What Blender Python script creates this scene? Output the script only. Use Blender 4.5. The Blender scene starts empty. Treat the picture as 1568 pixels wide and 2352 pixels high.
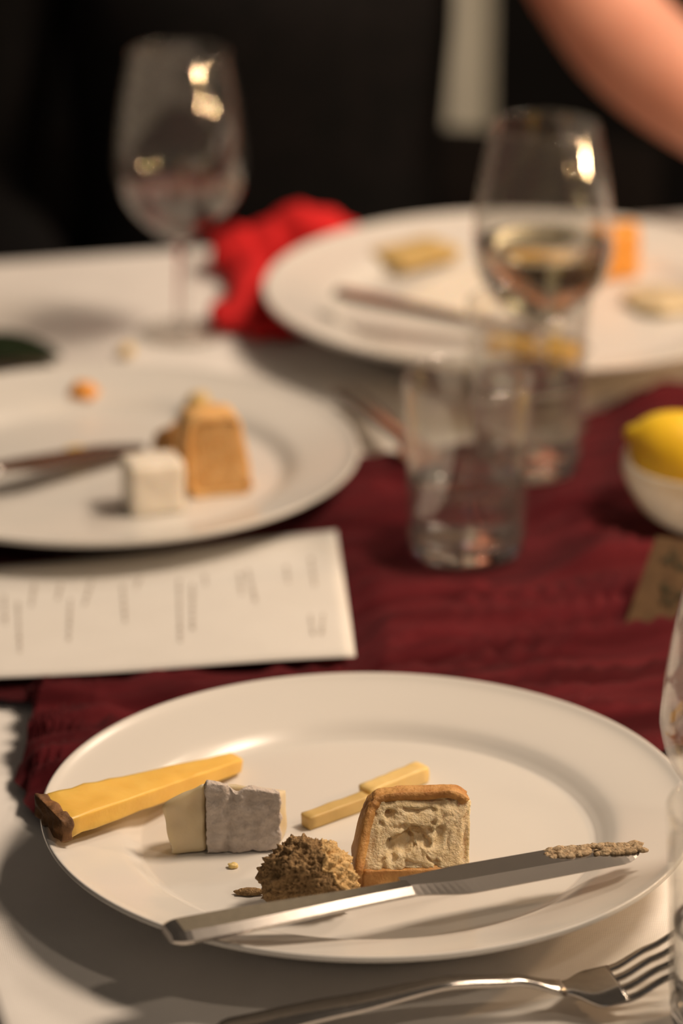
import bpy, bmesh, math, random
from mathutils import Vector, Matrix, noise, Euler

random.seed(7)
PI = math.pi
COL = bpy.context.scene.collection
scene = bpy.context.scene

# ------------------------------------------------------------------ camera
T = 0.75                                   # height of the table top above the floor
F = 8400.0                                 # focal length in pixels of the 1568x2352 frame
CX, CY = 784.0, 1176.0
PITCH = math.atan(3243.0 / F)
H = 0.684                                  # lens height above the table
cam_d = bpy.data.cameras.new('camera')
cam = bpy.data.objects.new('camera', cam_d)
COL.objects.link(cam)
cam.location = (0, 0, T + H)
cam.rotation_euler = (PI / 2 - PITCH, 0, 0)
cam_d.sensor_fit = 'VERTICAL'
cam_d.sensor_height = 36.0
cam_d.sensor_width = 24.0
cam_d.lens = 36.0 * F / 2352.0
cam_d.clip_start = 0.05
cam_d.dof.use_dof = True
cam_d.dof.focus_distance = 1.475
cam_d.dof.aperture_fstop = cam_d.lens / 28.0
scene.camera = cam

# ------------------------------------------------------------------ world, lamps, exposure
W = bpy.data.worlds.new('room_ambience')
scene.world = W
W.use_nodes = True
W.node_tree.nodes['Background'].inputs[0].default_value = (1.0, 0.80, 0.62, 1)
W.node_tree.nodes['Background'].inputs[1].default_value = 0.072


def point_lamp(name, loc, power, radius, col):
    d = bpy.data.lights.new(name, 'POINT')
    d.energy = power
    d.shadow_soft_size = radius
    d.color = col
    o = bpy.data.objects.new(name, d)
    o.location = (loc[0], loc[1], T + loc[2])
    COL.objects.link(o)
    return o


WARM = (1.0, 0.79, 0.60)
point_lamp('pendant_light', (0.98, 1.62, 1.55), 124, 0.24, WARM)
point_lamp('pendant_light', (0.85, 2.65, 1.30), 30, 0.13, WARM)
point_lamp('pendant_light', (0.80, 0.70, 1.15), 10, 0.05, WARM)
point_lamp('screen_light', (-0.05, -0.9, 1.25), 1.5, 0.09, (0.62, 0.75, 1.0))

vs = scene.view_settings
vs.view_transform = 'Standard'
vs.look = 'None'
vs.exposure = 0.0
vs.gamma = 1.0
vs.use_curve_mapping = False
scene.cycles.max_bounces = 14
scene.cycles.transmission_bounces = 12
scene.cycles.transparent_max_bounces = 24
scene.cycles.sample_clamp_indirect = 6.0

# ------------------------------------------------------------------ helpers
FW = Vector((0, math.cos(PITCH), -math.sin(PITCH)))
UP = Vector((0, math.sin(PITCH), math.cos(PITCH)))
RT = Vector((1, 0, 0))


def ray(px, py):
    return FW + RT * ((px - CX) / F) - UP * ((py - CY) / F)


def P(px, py, z=0.0):
    """world point at height z above the table top that the photo shows at px, py"""
    d = ray(px, py)
    t = (z - H) / d.z
    return Vector((d.x * t, d.y * t, T + z))


def PY(px, py, Y):
    """world point at depth Y"""
    d = ray(px, py)
    t = Y / d.y
    return Vector((d.x * t, Y, T + H + d.z * t))


def smooth(a, b, x):
    t = max(0.0, min(1.0, (x - a) / (b - a)))
    return t * t * (3 - 2 * t)


def lerp(a, b, t):
    return a + (b - a) * t


def nz(v, s=1.0):
    return noise.noise(Vector(v) * s)


def tag(o, label=None, cat=None, group=None, kind=None):
    if label:
        o['label'] = label
    if cat:
        o['category'] = cat
    if group:
        o['group'] = group
    if kind:
        o['kind'] = kind
    return o


def empty(name, loc, rz=0.0):
    o = bpy.data.objects.new(name, None)
    o.empty_display_size = 0.02
    o.location = loc
    o.rotation_euler = (0, 0, rz)
    COL.objects.link(o)
    return o


def obj(name, verts, faces, mat, parent=None, loc=None, smooth_shade=True):
    me = bpy.data.meshes.new(name)
    me.from_pydata([tuple(v) for v in verts], [], faces)
    bm = bmesh.new()
    bm.from_mesh(me)
    bmesh.ops.recalc_face_normals(bm, faces=bm.faces)
    bm.to_mesh(me)
    bm.free()
    me.materials.append(mat)
    if smooth_shade:
        me.polygons.foreach_set('use_smooth', [True] * len(me.polygons))
    o = bpy.data.objects.new(name, me)
    COL.objects.link(o)
    if parent:
        o.parent = parent
    if loc is not None:
        o.location = loc
    return o


def join_parts(parts):
    V, Fc = [], []
    for v, f in parts:
        k = len(V)
        V += list(v)
        Fc += [tuple(i + k for i in q) for q in f]
    return V, Fc


def copy_tree(o, parent=None):
    c = o.copy()
    COL.objects.link(c)
    c.parent = parent
    for ch in list(o.children):
        copy_tree(ch, c)
    return c


def lathe(profile, n=96, close=False):
    """revolve a list of (r, z); r = 0 ends become poles"""
    V, Fc, rings = [], [], []
    for r, z in profile:
        if r < 1e-7:
            rings.append([len(V)])
            V.append((0, 0, z))
        else:
            rings.append(list(range(len(V), len(V) + n)))
            V += [(r * math.cos(2 * PI * i / n), r * math.sin(2 * PI * i / n), z) for i in range(n)]
    pairs = list(zip(rings[:-1], rings[1:]))
    if close:
        pairs.append((rings[-1], rings[0]))
    for a, b in pairs:
        for i in range(n):
            j = (i + 1) % n
            if len(a) == 1 and len(b) == 1:
                continue
            if len(a) == 1:
                Fc.append((a[0], b[i], b[j]))
            elif len(b) == 1:
                Fc.append((a[i], a[j], b[0]))
            else:
                Fc.append((a[i], a[j], b[j], b[i]))
    return V, Fc


def curve_profile(pts, sub=6):
    """Catmull-Rom through (r, z) points"""
    out = []
    n = len(pts)
    for i in range(n - 1):
        p0 = pts[max(i - 1, 0)]
        p1, p2 = pts[i], pts[i + 1]
        p3 = pts[min(i + 2, n - 1)]
        for k in range(sub):
            t = k / sub
            q = []
            for a in range(len(p1)):
                m1 = (p2[a] - p0[a]) / 2
                m2 = (p3[a] - p1[a]) / 2
                q.append((2 * t**3 - 3 * t**2 + 1) * p1[a] + (t**3 - 2 * t**2 + t) * m1 + (-2 * t**3 + 3 * t**2) * p2[a] + (t**3 - t**2) * m2)
            out.append(tuple(q))
    out.append(tuple(pts[-1]))
    return out


def sweep(st, bev=0.35):
    """st: (x, y, z, half_width, half_thickness) along x; bevelled rectangular section"""
    V, Fc = [], []
    for x, y, z, w, t in st:
        b = min(w, t) * bev
        sec = [(w, -t + b), (w, t - b), (w - b * 1.6, t), (-w + b * 1.6, t), (-w, t - b), (-w, -t + b), (-w + b * 1.6, -t), (w - b * 1.6, -t)]
        V += [(x, y + sy, z + sz) for sy, sz in sec]
    m = 8
    for i in range(len(st) - 1):
        for k in range(m):
            Fc.append((i * m + k, i * m + (k + 1) % m, (i + 1) * m + (k + 1) % m, (i + 1) * m + k))
    Fc.append(tuple(range(m)))
    Fc.append(tuple(range((len(st) - 1) * m, len(st) * m)))
    return V, Fc


def blob_box(c8, sub=10, rnd=0.12, amp=0.0, freq=200.0, seed=0.0, fine=0.0, ffreq=900.0):
    """hexahedron with soft edges; c8 = bottom 4 then top 4, each ring in the same order"""
    bm = bmesh.new()
    bmesh.ops.create_cube(bm, size=2.0)
    bmesh.ops.subdivide_edges(bm, edges=bm.edges[:], cuts=sub, use_grid_fill=True)
    bm.normal_update()
    B = [Vector(c) for c in c8]
    ctr = sum(B, Vector()) / 8
    out = []
    for v in bm.verts:
        x, y, z = v.co
        ln = (abs(x)**8 + abs(y)**8 + abs(z)**8)**(1 / 8)
        s = Vector((x, y, z)) / ln
        q = Vector((x, y, z)).lerp(s, min(1.0, rnd * 6))
        u, w, h = (q.x + 1) / 2, (q.y + 1) / 2, (q.z + 1) / 2
        bot = (B[0] * (1 - u) + B[1] * u) * (1 - w) + (B[3] * (1 - u) + B[2] * u) * w
        top = (B[4] * (1 - u) + B[5] * u) * (1 - w) + (B[7] * (1 - u) + B[6] * u) * w
        out.append(bot.lerp(top, h))
    for v, p in zip(bm.verts, out):
        v.co = p
    bmesh.ops.recalc_face_normals(bm, faces=bm.faces)
    bm.normal_update()
    if amp or fine:
        for v in bm.verts:
            k = nz(v.co + Vector((seed, 0, 0)), freq) * amp
            if fine:
                k += nz(v.co + Vector((0, seed, 0)), ffreq) * fine
            v.co += v.normal * k
    zmin = min(b.z for b in B)
    V = [v.co.copy() for v in bm.verts]
    for v in V:
        v.z = max(v.z, zmin - 0.0002)
    Fc = [tuple(v.index for v in f.verts) for f in bm.faces]
    bm.verts.index_update()
    bm.free()
    return V, Fc


def ellipsoid(c, r, n=20, m=12):
    V, Fc = [], []
    V.append((c[0], c[1], c[2] - r[2]))
    for j in range(1, m):
        a = -PI / 2 + PI * j / m
        for i in range(n):
            b = 2 * PI * i / n
            V.append((c[0] + r[0] * math.cos(a) * math.cos(b), c[1] + r[1] * math.cos(a) * math.sin(b), c[2] + r[2] * math.sin(a)))
    V.append((c[0], c[1], c[2] + r[2]))
    top = len(V) - 1
    for i in range(n):
        k = (i + 1) % n
        Fc.append((0, 1 + k, 1 + i))
        Fc.append((top, top - n + i, top - n + k))
        for j in range(m - 2):
            Fc.append((1 + j * n + i, 1 + j * n + k, 1 + (j + 1) * n + k, 1 + (j + 1) * n + i))
    return V, Fc


def apply_mods(o):
    dg = bpy.context.evaluated_depsgraph_get()
    me = bpy.data.meshes.new_from_object(o.evaluated_get(dg))
    o.modifiers.clear()
    o.data = me
    return o


# ------------------------------------------------------------------ materials
MATS = {}


def mat(name, col, rough=0.5, col2=None, nscale=60.0, bump=0.0, bscale=400.0, metal=0.0, spec=0.5, sss=0.0, sss_col=None,
        ramp=(0.35, 0.65), coat=0.0, sheen=0.0, detail=4.0, stretch=None):
    m = bpy.data.materials.new(name)
    m.use_nodes = True
    nt = m.node_tree
    b = nt.nodes['Principled BSDF']
    b.inputs['Base Color'].default_value = (*col, 1)
    b.inputs['Roughness'].default_value = rough
    b.inputs['Metallic'].default_value = metal
    b.inputs['Specular IOR Level'].default_value = spec
    if coat:
        b.inputs['Coat Weight'].default_value = coat
        b.inputs['Coat Roughness'].default_value = 0.08
    if sheen:
        b.inputs['Sheen Weight'].default_value = sheen
    if sss:
        b.inputs['Subsurface Weight'].default_value = sss
        b.inputs['Subsurface Radius'].default_value = sss_col or (0.006, 0.004, 0.002)
        b.inputs['Subsurface Scale'].default_value = 1.0
    tc = nt.nodes.new('ShaderNodeTexCoord')
    src = tc.outputs['Object']
    if stretch:
        mp = nt.nodes.new('ShaderNodeMapping')
        mp.inputs['Scale'].default_value = stretch
        nt.links.new(src, mp.inputs[0])
        src = mp.outputs[0]
    if col2:
        n = nt.nodes.new('ShaderNodeTexNoise')
        n.inputs['Scale'].default_value = nscale
        n.inputs['Detail'].default_value = detail
        r = nt.nodes.new('ShaderNodeValToRGB')
        r.color_ramp.elements[0].position = ramp[0]
        r.color_ramp.elements[1].position = ramp[1]
        r.color_ramp.elements[0].color = (*col, 1)
        r.color_ramp.elements[1].color = (*col2, 1)
        nt.links.new(src, n.inputs['Vector'])
        nt.links.new(n.outputs['Fac'], r.inputs[0])
        nt.links.new(r.outputs[0], b.inputs['Base Color'])
    if bump:
        n2 = nt.nodes.new('ShaderNodeTexNoise')
        n2.inputs['Scale'].default_value = bscale
        n2.inputs['Detail'].default_value = 5
        bp = nt.nodes.new('ShaderNodeBump')
        bp.inputs['Strength'].default_value = bump
        bp.inputs['Distance'].default_value = 0.002
        nt.links.new(src, n2.inputs['Vector'])
        nt.links.new(n2.outputs['Fac'], bp.inputs['Height'])
        nt.links.new(bp.outputs[0], b.inputs['Normal'])
    MATS[name] = m
    return m


def weave(name, col, col2, scale, rough=0.9, strength=0.3, nscale=30.0, sheen=0.0):
    m = mat(name, col, rough, col2, nscale, sheen=sheen, spec=0.15)
    nt = m.node_tree
    b = nt.nodes['Principled BSDF']
    tc = [n for n in nt.nodes if n.type == 'TEX_COORD'][0]
    w1 = nt.nodes.new('ShaderNodeTexWave')
    w1.bands_direction = 'X'
    w2 = nt.nodes.new('ShaderNodeTexWave')
    w2.bands_direction = 'Y'
    ad = nt.nodes.new('ShaderNodeMath')
    for w in (w1, w2):
        w.inputs['Scale'].default_value = scale
        w.inputs['Distortion'].default_value = 1.5
        nt.links.new(tc.outputs['Object'], w.inputs['Vector'])
    nt.links.new(w1.outputs['Fac'], ad.inputs[0])
    nt.links.new(w2.outputs['Fac'], ad.inputs[1])
    bp = nt.nodes.new('ShaderNodeBump')
    bp.inputs['Strength'].default_value = strength
    bp.inputs['Distance'].default_value = 0.0006
    nt.links.new(ad.outputs[0], bp.inputs['Height'])
    nt.links.new(bp.outputs[0], b.inputs['Normal'])
    return m


def glass(name, col=(1, 1, 1), ior=1.48, rough=0.0):
    m = bpy.data.materials.new(name)
    m.use_nodes = True
    nt = m.node_tree
    b = nt.nodes['Principled BSDF']
    b.inputs['Base Color'].default_value = (*col, 1)
    b.inputs['Transmission Weight'].default_value = 1.0
    b.inputs['IOR'].default_value = ior
    b.inputs['Roughness'].default_value = rough
    MATS[name] = m
    return m


def thin_glass(name, tint=(0.97, 0.97, 0.96), rough=0.02, ior=1.5, haze=0.0, haze_col=(0.8, 0.8, 0.8)):
    """wall so thin that it hardly bends light: clear plus mirror by Fresnel, with a pale diffuse share as painted sheen or frosting"""
    m = bpy.data.materials.new(name)
    m.use_nodes = True
    nt = m.node_tree
    nt.nodes.clear()
    out = nt.nodes.new('ShaderNodeOutputMaterial')
    tr = nt.nodes.new('ShaderNodeBsdfTransparent')
    tr.inputs[0].default_value = (*tint, 1)
    gl = nt.nodes.new('ShaderNodeBsdfGlossy')
    gl.inputs['Roughness'].default_value = rough
    lw = nt.nodes.new('ShaderNodeLayerWeight')
    lw.inputs['Blend'].default_value = 0.5
    pw = nt.nodes.new('ShaderNodeMath')
    pw.operation = 'POWER'
    pw.inputs[1].default_value = 4.0
    nt.links.new(lw.outputs['Facing'], pw.inputs[0])
    fr = nt.nodes.new('ShaderNodeMath')
    fr.operation = 'MULTIPLY_ADD'
    fr.inputs[1].default_value = 0.55
    fr.inputs[2].default_value = 0.10
    nt.links.new(pw.outputs[0], fr.inputs[0])
    mx = nt.nodes.new('ShaderNodeMixShader')
    nt.links.new(fr.outputs[0], mx.inputs[0])
    nt.links.new(tr.outputs[0], mx.inputs[1])
    nt.links.new(gl.outputs[0], mx.inputs[2])
    last = mx
    if haze:
        df = nt.nodes.new('ShaderNodeBsdfTranslucent')
        df.inputs[0].default_value = (*haze_col, 1)
        d2 = nt.nodes.new('ShaderNodeBsdfDiffuse')
        d2.inputs[0].default_value = (*haze_col, 1)
        m0 = nt.nodes.new('ShaderNodeMixShader')
        nt.links.new(df.outputs[0], m0.inputs[1])
        nt.links.new(d2.outputs[0], m0.inputs[2])
        m2 = nt.nodes.new('ShaderNodeMixShader')
        m2.inputs[0].default_value = haze
        nt.links.new(mx.outputs[0], m2.inputs[1])
        nt.links.new(m0.outputs[0], m2.inputs[2])
        last = m2
    nt.links.new(last.outputs[0], out.inputs[0])
    MATS[name] = m
    return m


weave('linen', (0.80, 0.77, 0.73), (0.76, 0.73, 0.69), 420.0, strength=0.12)
weave('gauze', (0.052, 0.0015, 0.004), (0.120, 0.010, 0.015), 520.0, strength=0.5, nscale=48, sheen=0.02)
gz = MATS['gauze'].node_tree
gm = gz.nodes.new('ShaderNodeMapping')
gm.vector_type = 'POINT'
gm.inputs['Rotation'].default_value = (0, 0, math.radians(-17))
gs = gz.nodes.new('ShaderNodeMapping')
gs.inputs['Scale'].default_value = (0.10, 1.6, 1.0)  # long pale and dark colour streaks stand in for lit creases
gn = [n for n in gz.nodes if n.type == 'TEX_NOISE'][0]
gc = [n for n in gz.nodes if n.type == 'TEX_COORD'][0]
gz.links.new(gc.outputs['Object'], gm.inputs[0])
gz.links.new(gm.outputs[0], gs.inputs[0])
gz.links.new(gs.outputs[0], gn.inputs['Vector'])
weave('red_cloth', (0.68, 0.026, 0.028), (0.58, 0.018, 0.020), 300.0, strength=0.2)
mat('porcelain', (0.70, 0.68, 0.64), 0.24, (0.68, 0.66, 0.62), 8, spec=0.5)
mat('steel', (0.54, 0.50, 0.46), 0.17, (0.48, 0.445, 0.41), 300, metal=1.0)
mat('blade_steel', (0.50, 0.45, 0.40), 0.27, (0.44, 0.40, 0.36), 200, metal=1.0, stretch=(1, 12, 1))
mat('paper', (0.72, 0.70, 0.66), 0.8, (0.695, 0.675, 0.635), 40, bump=0.08, bscale=900)
mat('ink', (0.33, 0.28, 0.23), 0.8, (0.42, 0.36, 0.30), 200)
mat('kraft', (0.155, 0.088, 0.038), 0.85, (0.12, 0.066, 0.028), 160, bump=0.2, bscale=700)
mat('green_ink', (0.035, 0.035, 0.012), 0.8, (0.05, 0.045, 0.02), 200)
mat('hard_cheese', (0.84, 0.54, 0.115), 0.42, (0.79, 0.48, 0.09), 70, bump=0.12, bscale=300, sss=0.25, sss_col=(0.008, 0.005, 0.002))
mat('cheese_rind', (0.115, 0.055, 0.022), 0.75, (0.26, 0.12, 0.04), 120, bump=0.5, bscale=350)
mat('pale_cheese', (0.82, 0.60, 0.25), 0.45, (0.76, 0.53, 0.19), 60, bump=0.1, bscale=300, sss=0.3, sss_col=(0.008, 0.006, 0.003))
mat('tan_cheese', (0.62, 0.44, 0.17), 0.5, (0.55, 0.38, 0.13), 60, bump=0.1, bscale=300, sss=0.15)
mat('soft_paste', (0.64, 0.53, 0.34), 0.35, (0.60, 0.48, 0.29), 50, bump=0.1, bscale=250, sss=0.35, sss_col=(0.010, 0.008, 0.005))
mat('white_rind', (0.58, 0.51, 0.455), 0.8, (0.46, 0.395, 0.345), 220, bump=0.6, bscale=500, ramp=(0.4, 0.68))
mat('white_cheese', (0.86, 0.79, 0.68), 0.5, (0.82, 0.75, 0.63), 60, bump=0.1, bscale=300, sss=0.3)
mat('orange_cheese', (0.82, 0.36, 0.055), 0.45, (0.74, 0.30, 0.04), 70, bump=0.1, bscale=300, sss=0.25)
mat('crumb', (0.84, 0.68, 0.43), 0.8, (0.74, 0.56, 0.31), 260, bump=0.5, bscale=900, sss=0.2, sss_col=(0.006, 0.004, 0.002))
mat('crust', (0.62, 0.34, 0.11), 0.6, (0.42, 0.19, 0.05), 110, bump=0.4, bscale=500, sss=0.1)
mat('golden_crumb', (0.82, 0.50, 0.20), 0.7, (0.72, 0.38, 0.12), 120, bump=0.4, bscale=600, sss=0.25, sss_col=(0.006, 0.003, 0.001))
mat('dark_crumb', (0.26, 0.155, 0.065), 0.9, (0.44, 0.28, 0.125), 480, bump=0.9, bscale=1200)
mat('lit_crust', (0.86, 0.60, 0.28), 0.8, (0.70, 0.45, 0.18), 420, bump=0.9, bscale=1100)  # crust of the lump, its colour lightened like a lit side
mat('spread', (0.55, 0.42, 0.26), 0.6, (0.34, 0.23, 0.12), 500, bump=0.6, bscale=900)
mat('lemon_peel', (0.84, 0.56, 0.028), 0.38, (0.80, 0.53, 0.02), 60, bump=0.25, bscale=420, sss=0.4, sss_col=(0.02, 0.014, 0.003))
mat('leaf', (0.008, 0.016, 0.006), 0.7, (0.012, 0.022, 0.008), 60, spec=0.15)
mat('skin', (0.76, 0.36, 0.25), 0.5, (0.70, 0.31, 0.21), 20, sss=0.2, sss_col=(0.012, 0.005, 0.003))
mat('lips', (0.50, 0.16, 0.13), 0.45, (0.45, 0.13, 0.11), 40)
mat('black_cloth', (0.006, 0.006, 0.006), 0.95, (0.009, 0.008, 0.008), 40, bump=0.2, bscale=300, spec=0.1)
mat('dark_hair', (0.015, 0.010, 0.007), 0.6, (0.03, 0.02, 0.012), 200, stretch=(1, 1, 0.1))
mat('dark_wood', (0.006, 0.0045, 0.004), 0.9, (0.008, 0.006, 0.005), 20, stretch=(1, 1, 8), spec=0.05)
mat('table_wood', (0.16, 0.09, 0.05), 0.5, (0.21, 0.12, 0.065), 12, stretch=(1, 9, 9))
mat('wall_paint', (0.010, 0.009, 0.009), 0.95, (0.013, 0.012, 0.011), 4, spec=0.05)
mat('floor_boards', (0.045, 0.028, 0.022), 0.6, (0.06, 0.038, 0.03), 6, stretch=(1, 8, 1), spec=0.2)
mat('curtain_cloth', (0.52, 0.50, 0.42), 0.9, (0.48, 0.46, 0.39), 30, spec=0.1)
glass('clear_glass', (0.985, 0.985, 0.975))
thin_glass('thin_bowl', haze=0.014, haze_col=(0.9, 0.85, 0.8), rough=0.04)  # pale haze mixed in as the greyish room sheen on the bowls
thin_glass('tumbler_wall', haze=0.035, haze_col=(0.9, 0.85, 0.8), rough=0.04)  # pale haze lightens the walls in place of refracted light
thin_glass('frosted_bowl', tint=(0.95, 0.95, 0.9), haze=0.5, haze_col=(0.85, 0.83, 0.78), rough=0.08)
glass('water', (0.985, 0.985, 0.98), 1.333)
glass('white_wine', (0.96, 0.91, 0.68), 1.34)
glass('red_wine', (0.11, 0.035, 0.04), 1.34)

# ------------------------------------------------------------------ the room
fl = obj('floor', [(-3, -2, 0), (4, -2, 0), (4, 5, 0), (-3, 5, 0), (-3, -2, -.05), (4, -2, -.05), (4, 5, -.05), (-3, 5, -.05)],
         [(0, 1, 2, 3), (7, 6, 5, 4), (0, 4, 5, 1), (1, 5, 6, 2), (2, 6, 7, 3), (3, 7, 4, 0)], MATS['floor_boards'], smooth_shade=False)
tag(fl, 'dark boarded floor under the table', kind='structure')
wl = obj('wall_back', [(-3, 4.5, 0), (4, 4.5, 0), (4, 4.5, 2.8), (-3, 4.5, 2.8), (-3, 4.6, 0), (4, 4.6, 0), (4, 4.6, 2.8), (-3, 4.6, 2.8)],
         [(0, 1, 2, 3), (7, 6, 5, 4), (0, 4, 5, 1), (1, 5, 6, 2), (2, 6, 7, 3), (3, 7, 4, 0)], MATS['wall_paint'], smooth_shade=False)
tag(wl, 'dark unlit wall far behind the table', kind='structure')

# pale curtain panel hanging far behind the diner
V, Fc = [], []
CUY = 3.35
cx1 = PY(1128, 150, CUY).x
nU, nV = 60, 14
for side in (0, 1):
    for j in range(nV):
        z = 0.02 + 2.5 * j / (nV - 1)
        for i in range(nU):
            u = i / (nU - 1)
            x = cx1 - 0.30 * (1 - u)
            y = CUY + 0.022 * math.sin(u * 34) + 0.006 * math.sin(u * 71 + 1) + side * 0.006
            V.append((x, y, z))
M0 = nU * nV
for j in range(nV - 1):
    for i in range(nU - 1):
        a = j * nU + i
        Fc.append((a, a + 1, a + nU + 1, a + nU))
        Fc.append((M0 + a, M0 + a + nU, M0 + a + nU + 1, M0 + a + 1))
for j in range(nV - 1):
    a = j * nU
    Fc.append((a, a + nU, M0 + a + nU, M0 + a))
    a = j * nU + nU - 1
    Fc.append((a, M0 + a, M0 + a + nU, a + nU))
cu = obj('curtain', V, Fc, MATS['curtain_cloth'])
tag(cu, 'pale narrow curtain hanging in the dark behind the diner', 'curtain')

# ------------------------------------------------------------------ table and cloth
a1, a2 = P(100, 590), P(1500, 492)
ang = math.atan2(a2.y - a1.y, a2.x - a1.x)
UU = Vector((math.cos(ang), math.sin(ang), 0))           # along the far edge, to the right
VV = Vector((math.sin(ang), -math.cos(ang), 0))          # towards the camera
le = P(38, 2290)
k = (le - a1).dot(UU)
ORG = a1 + UU * k                                        # far left corner of the table top
TL, TD = 2.0, 1.16
ORG.z = 0


def tv(u, v, z):
    p = ORG + UU * u + VV * v
    return Vector((p.x, p.y, z))


tb = empty('table', tv(TL / 2, TD / 2, 0), ang)


def box(cx, cy, cz, hx, hy, hz):
    return ([(cx + sx * hx, cy + sy * hy, cz + sz * hz) for sz in (-1, 1) for sx, sy in ((-1, -1), (1, -1), (1, 1), (-1, 1))],
            [(0, 1, 2, 3), (4, 5, 6, 7), (0, 1, 5, 4), (1, 2, 6, 5), (2, 3, 7, 6), (3, 0, 4, 7)])


obj('table_top', *box(0, 0, T - 0.022, TL / 2 - .012, TD / 2 - .012, 0.016), MATS['table_wood'], tb, smooth_shade=False)
leg_me = None
for sx in (-1, 1):
    for sy in (-1, 1):
        st = [(0, 0, 0, .030, .030), ]
        v, f = box(0, 0, (T - .04) / 2, .032, .032, (T - .04) / 2)
        v = [(x * (0.75 if z < .1 else 1), y * (0.75 if z < .1 else 1), z) for x, y, z in v]
        obj('leg', v, f, MATS['table_wood'], tb, (sx * (TL / 2 - .09), sy * (TD / 2 - .09), 0), False)
for sy in (-1, 1):
    obj('apron', *box(0, sy * (TD / 2 - .09), T - .085, TL / 2 - .12, .012, .045), MATS['table_wood'], tb, smooth_shade=False)
tag(tb, 'wooden dining table hidden under the white cloth', 'table')

# places where things stand (cloth lies flat there)
FOOT = []


def flat(x, y):
    k = 1.0
    for fx, fy, r in FOOT:
        d = math.hypot(x - fx, y - fy)
        k = min(k, smooth(r, r + 0.035, d))
    return k


FPc = P(845, 1843, 0.027)
LPc = P(232, 1026, 0.027)
BPc = P(1207, 652, 0.030)
TUM = [P(1070, 1272), P(1206, 1082), P(1712, 2372)]
WIN = [P(420, 770), P(1238, 980), P(1706, 2170)]
BOWL = P(1632, 1215)
for c, r in ((FPc, .10), (LPc, .10), (BPc, .12)):
    FOOT.append((c.x, c.y, r))
for c in TUM + WIN + [BOWL, Vector((.52, 1.48, 0)), Vector((.58, 1.83, 0))]:
    FOOT.append((c.x, c.y, .04))

DROP = 0.30
gu = [-DROP + i * .02 for i in range(int(DROP / .02))] + [-.012, -.008, -.004] + [i * 0.0125 for i in range(int(TL / .0125) + 1)] + [TL + .004, TL + .008, TL + .012] + [TL + .02 * (i + 1) for i in range(int(DROP / .02))]
gv = [-DROP + i * .02 for i in range(int(DROP / .02))] + [-.012, -.008, -.004] + [i * 0.0125 for i in range(int(TD / .0125) + 1)] + [TD + .004, TD + .008, TD + .012] + [TD + .02 * (i + 1) for i in range(int(DROP / .02))]


def edge_map(s, L):
    """-> (position along the top, drop below it, outward side)"""
    if s < 0:
        d = -s
        return (-min(d, .010) * 0.9, max(0, d - .004), d)
    if s > L:
        d = s - L
        return (L + min(d, .010) * 0.9, max(0, d - .004), d)
    return (s, 0, 0)


V, Fc = [], []
for v in gv:
    for u in gu:
        pu, du, ou = edge_map(u, TL)
        pv, dv, ov = edge_map(v, TD)
        dz = max(du, dv)
        w = 0.018 * smooth(0, .2, dz)
        wave = w * (1 + math.sin(u * 31 + 2 * math.sin(v * 9)) * math.sin(v * 27 + 1))
        if du > dv:
            pu += wave * (1 if u > TL else -1)
        elif dv > 0:
            pv += wave * (1 if v > TD else -1)
        p = tv(pu, pv, T - dz)
        if dz == 0:
            k = flat(p.x, p.y)
            n1 = noise.noise(Vector((u * 5 + v * 2, v * 11 - u * 2, 3)))
            n2 = noise.noise(Vector((u * 16, v * 22, 8)))
            p.z = T - 0.0012 - (0.0030 * (0.5 + 0.5 * n1) + 0.0012 * (0.5 + 0.5 * n2)) * (0.25 + 0.75 * k)
        V.append(p)
nU = len(gu)
for j in range(len(gv) - 1):
    for i in range(nU - 1):
        a = j * nU + i
        Fc.append((a, a + 1, a + nU + 1, a + nU))
o0 = tv(TL / 2, TD / 2, T)
cl = obj('tablecloth', [v - o0 for v in V], Fc, MATS['linen'], loc=o0)
tag(cl, 'white linen tablecloth spread over the whole table', 'tablecloth')

# burgundy runner: crinkled gauze between a far and a near edge
far_e = [(-900, 1330), (-300, 1205), (0, 1160), (600, 1110), (830, 1062), (1000, 1035), (1240, 985), (1345, 955), (1450, 912), (1568, 893), (1900, 850), (2600, 760), (5200, 470)]
near_e = [(-900, 1700), (-300, 1600), (0, 1612), (72, 1616), (96, 1690), (74, 1745), (42, 1800), (62, 1862), (110, 1895), (400, 1900), (1000, 1850), (1568, 1720), (1900, 1640), (2900, 1500), (6400, 1060)]


def poly_table(pts):
    q = [P(*p) for p in pts]
    ds = [0]
    for a, b in zip(q[:-1], q[1:]):
        ds.append(ds[-1] + (b - a).length)
    return q, ds


def poly_at(tab, t):
    """evaluate a polyline in table space by its arc length"""
    q, ds = tab
    s = t * ds[-1]
    for i in range(len(q) - 1):
        if s <= ds[i + 1] or i == len(q) - 2:
            return q[i].lerp(q[i + 1], (s - ds[i]) / (ds[i + 1] - ds[i]))


MENU4 = [P(-420, 1580, .0075), P(816, 1508, .0100), P(772, 1219, .0070), P(-420, 1345, .0060)]


def in_menu(p):
    d = 1e9
    for a, b in zip(MENU4, MENU4[1:] + MENU4[:1]):
        e = (b - a)
        nn = Vector((e.y, -e.x, 0)).normalized()
        d = min(d, -(p - a).dot(nn))
    return lerp(1.0, .22, smooth(-.02, .006, d))


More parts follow.
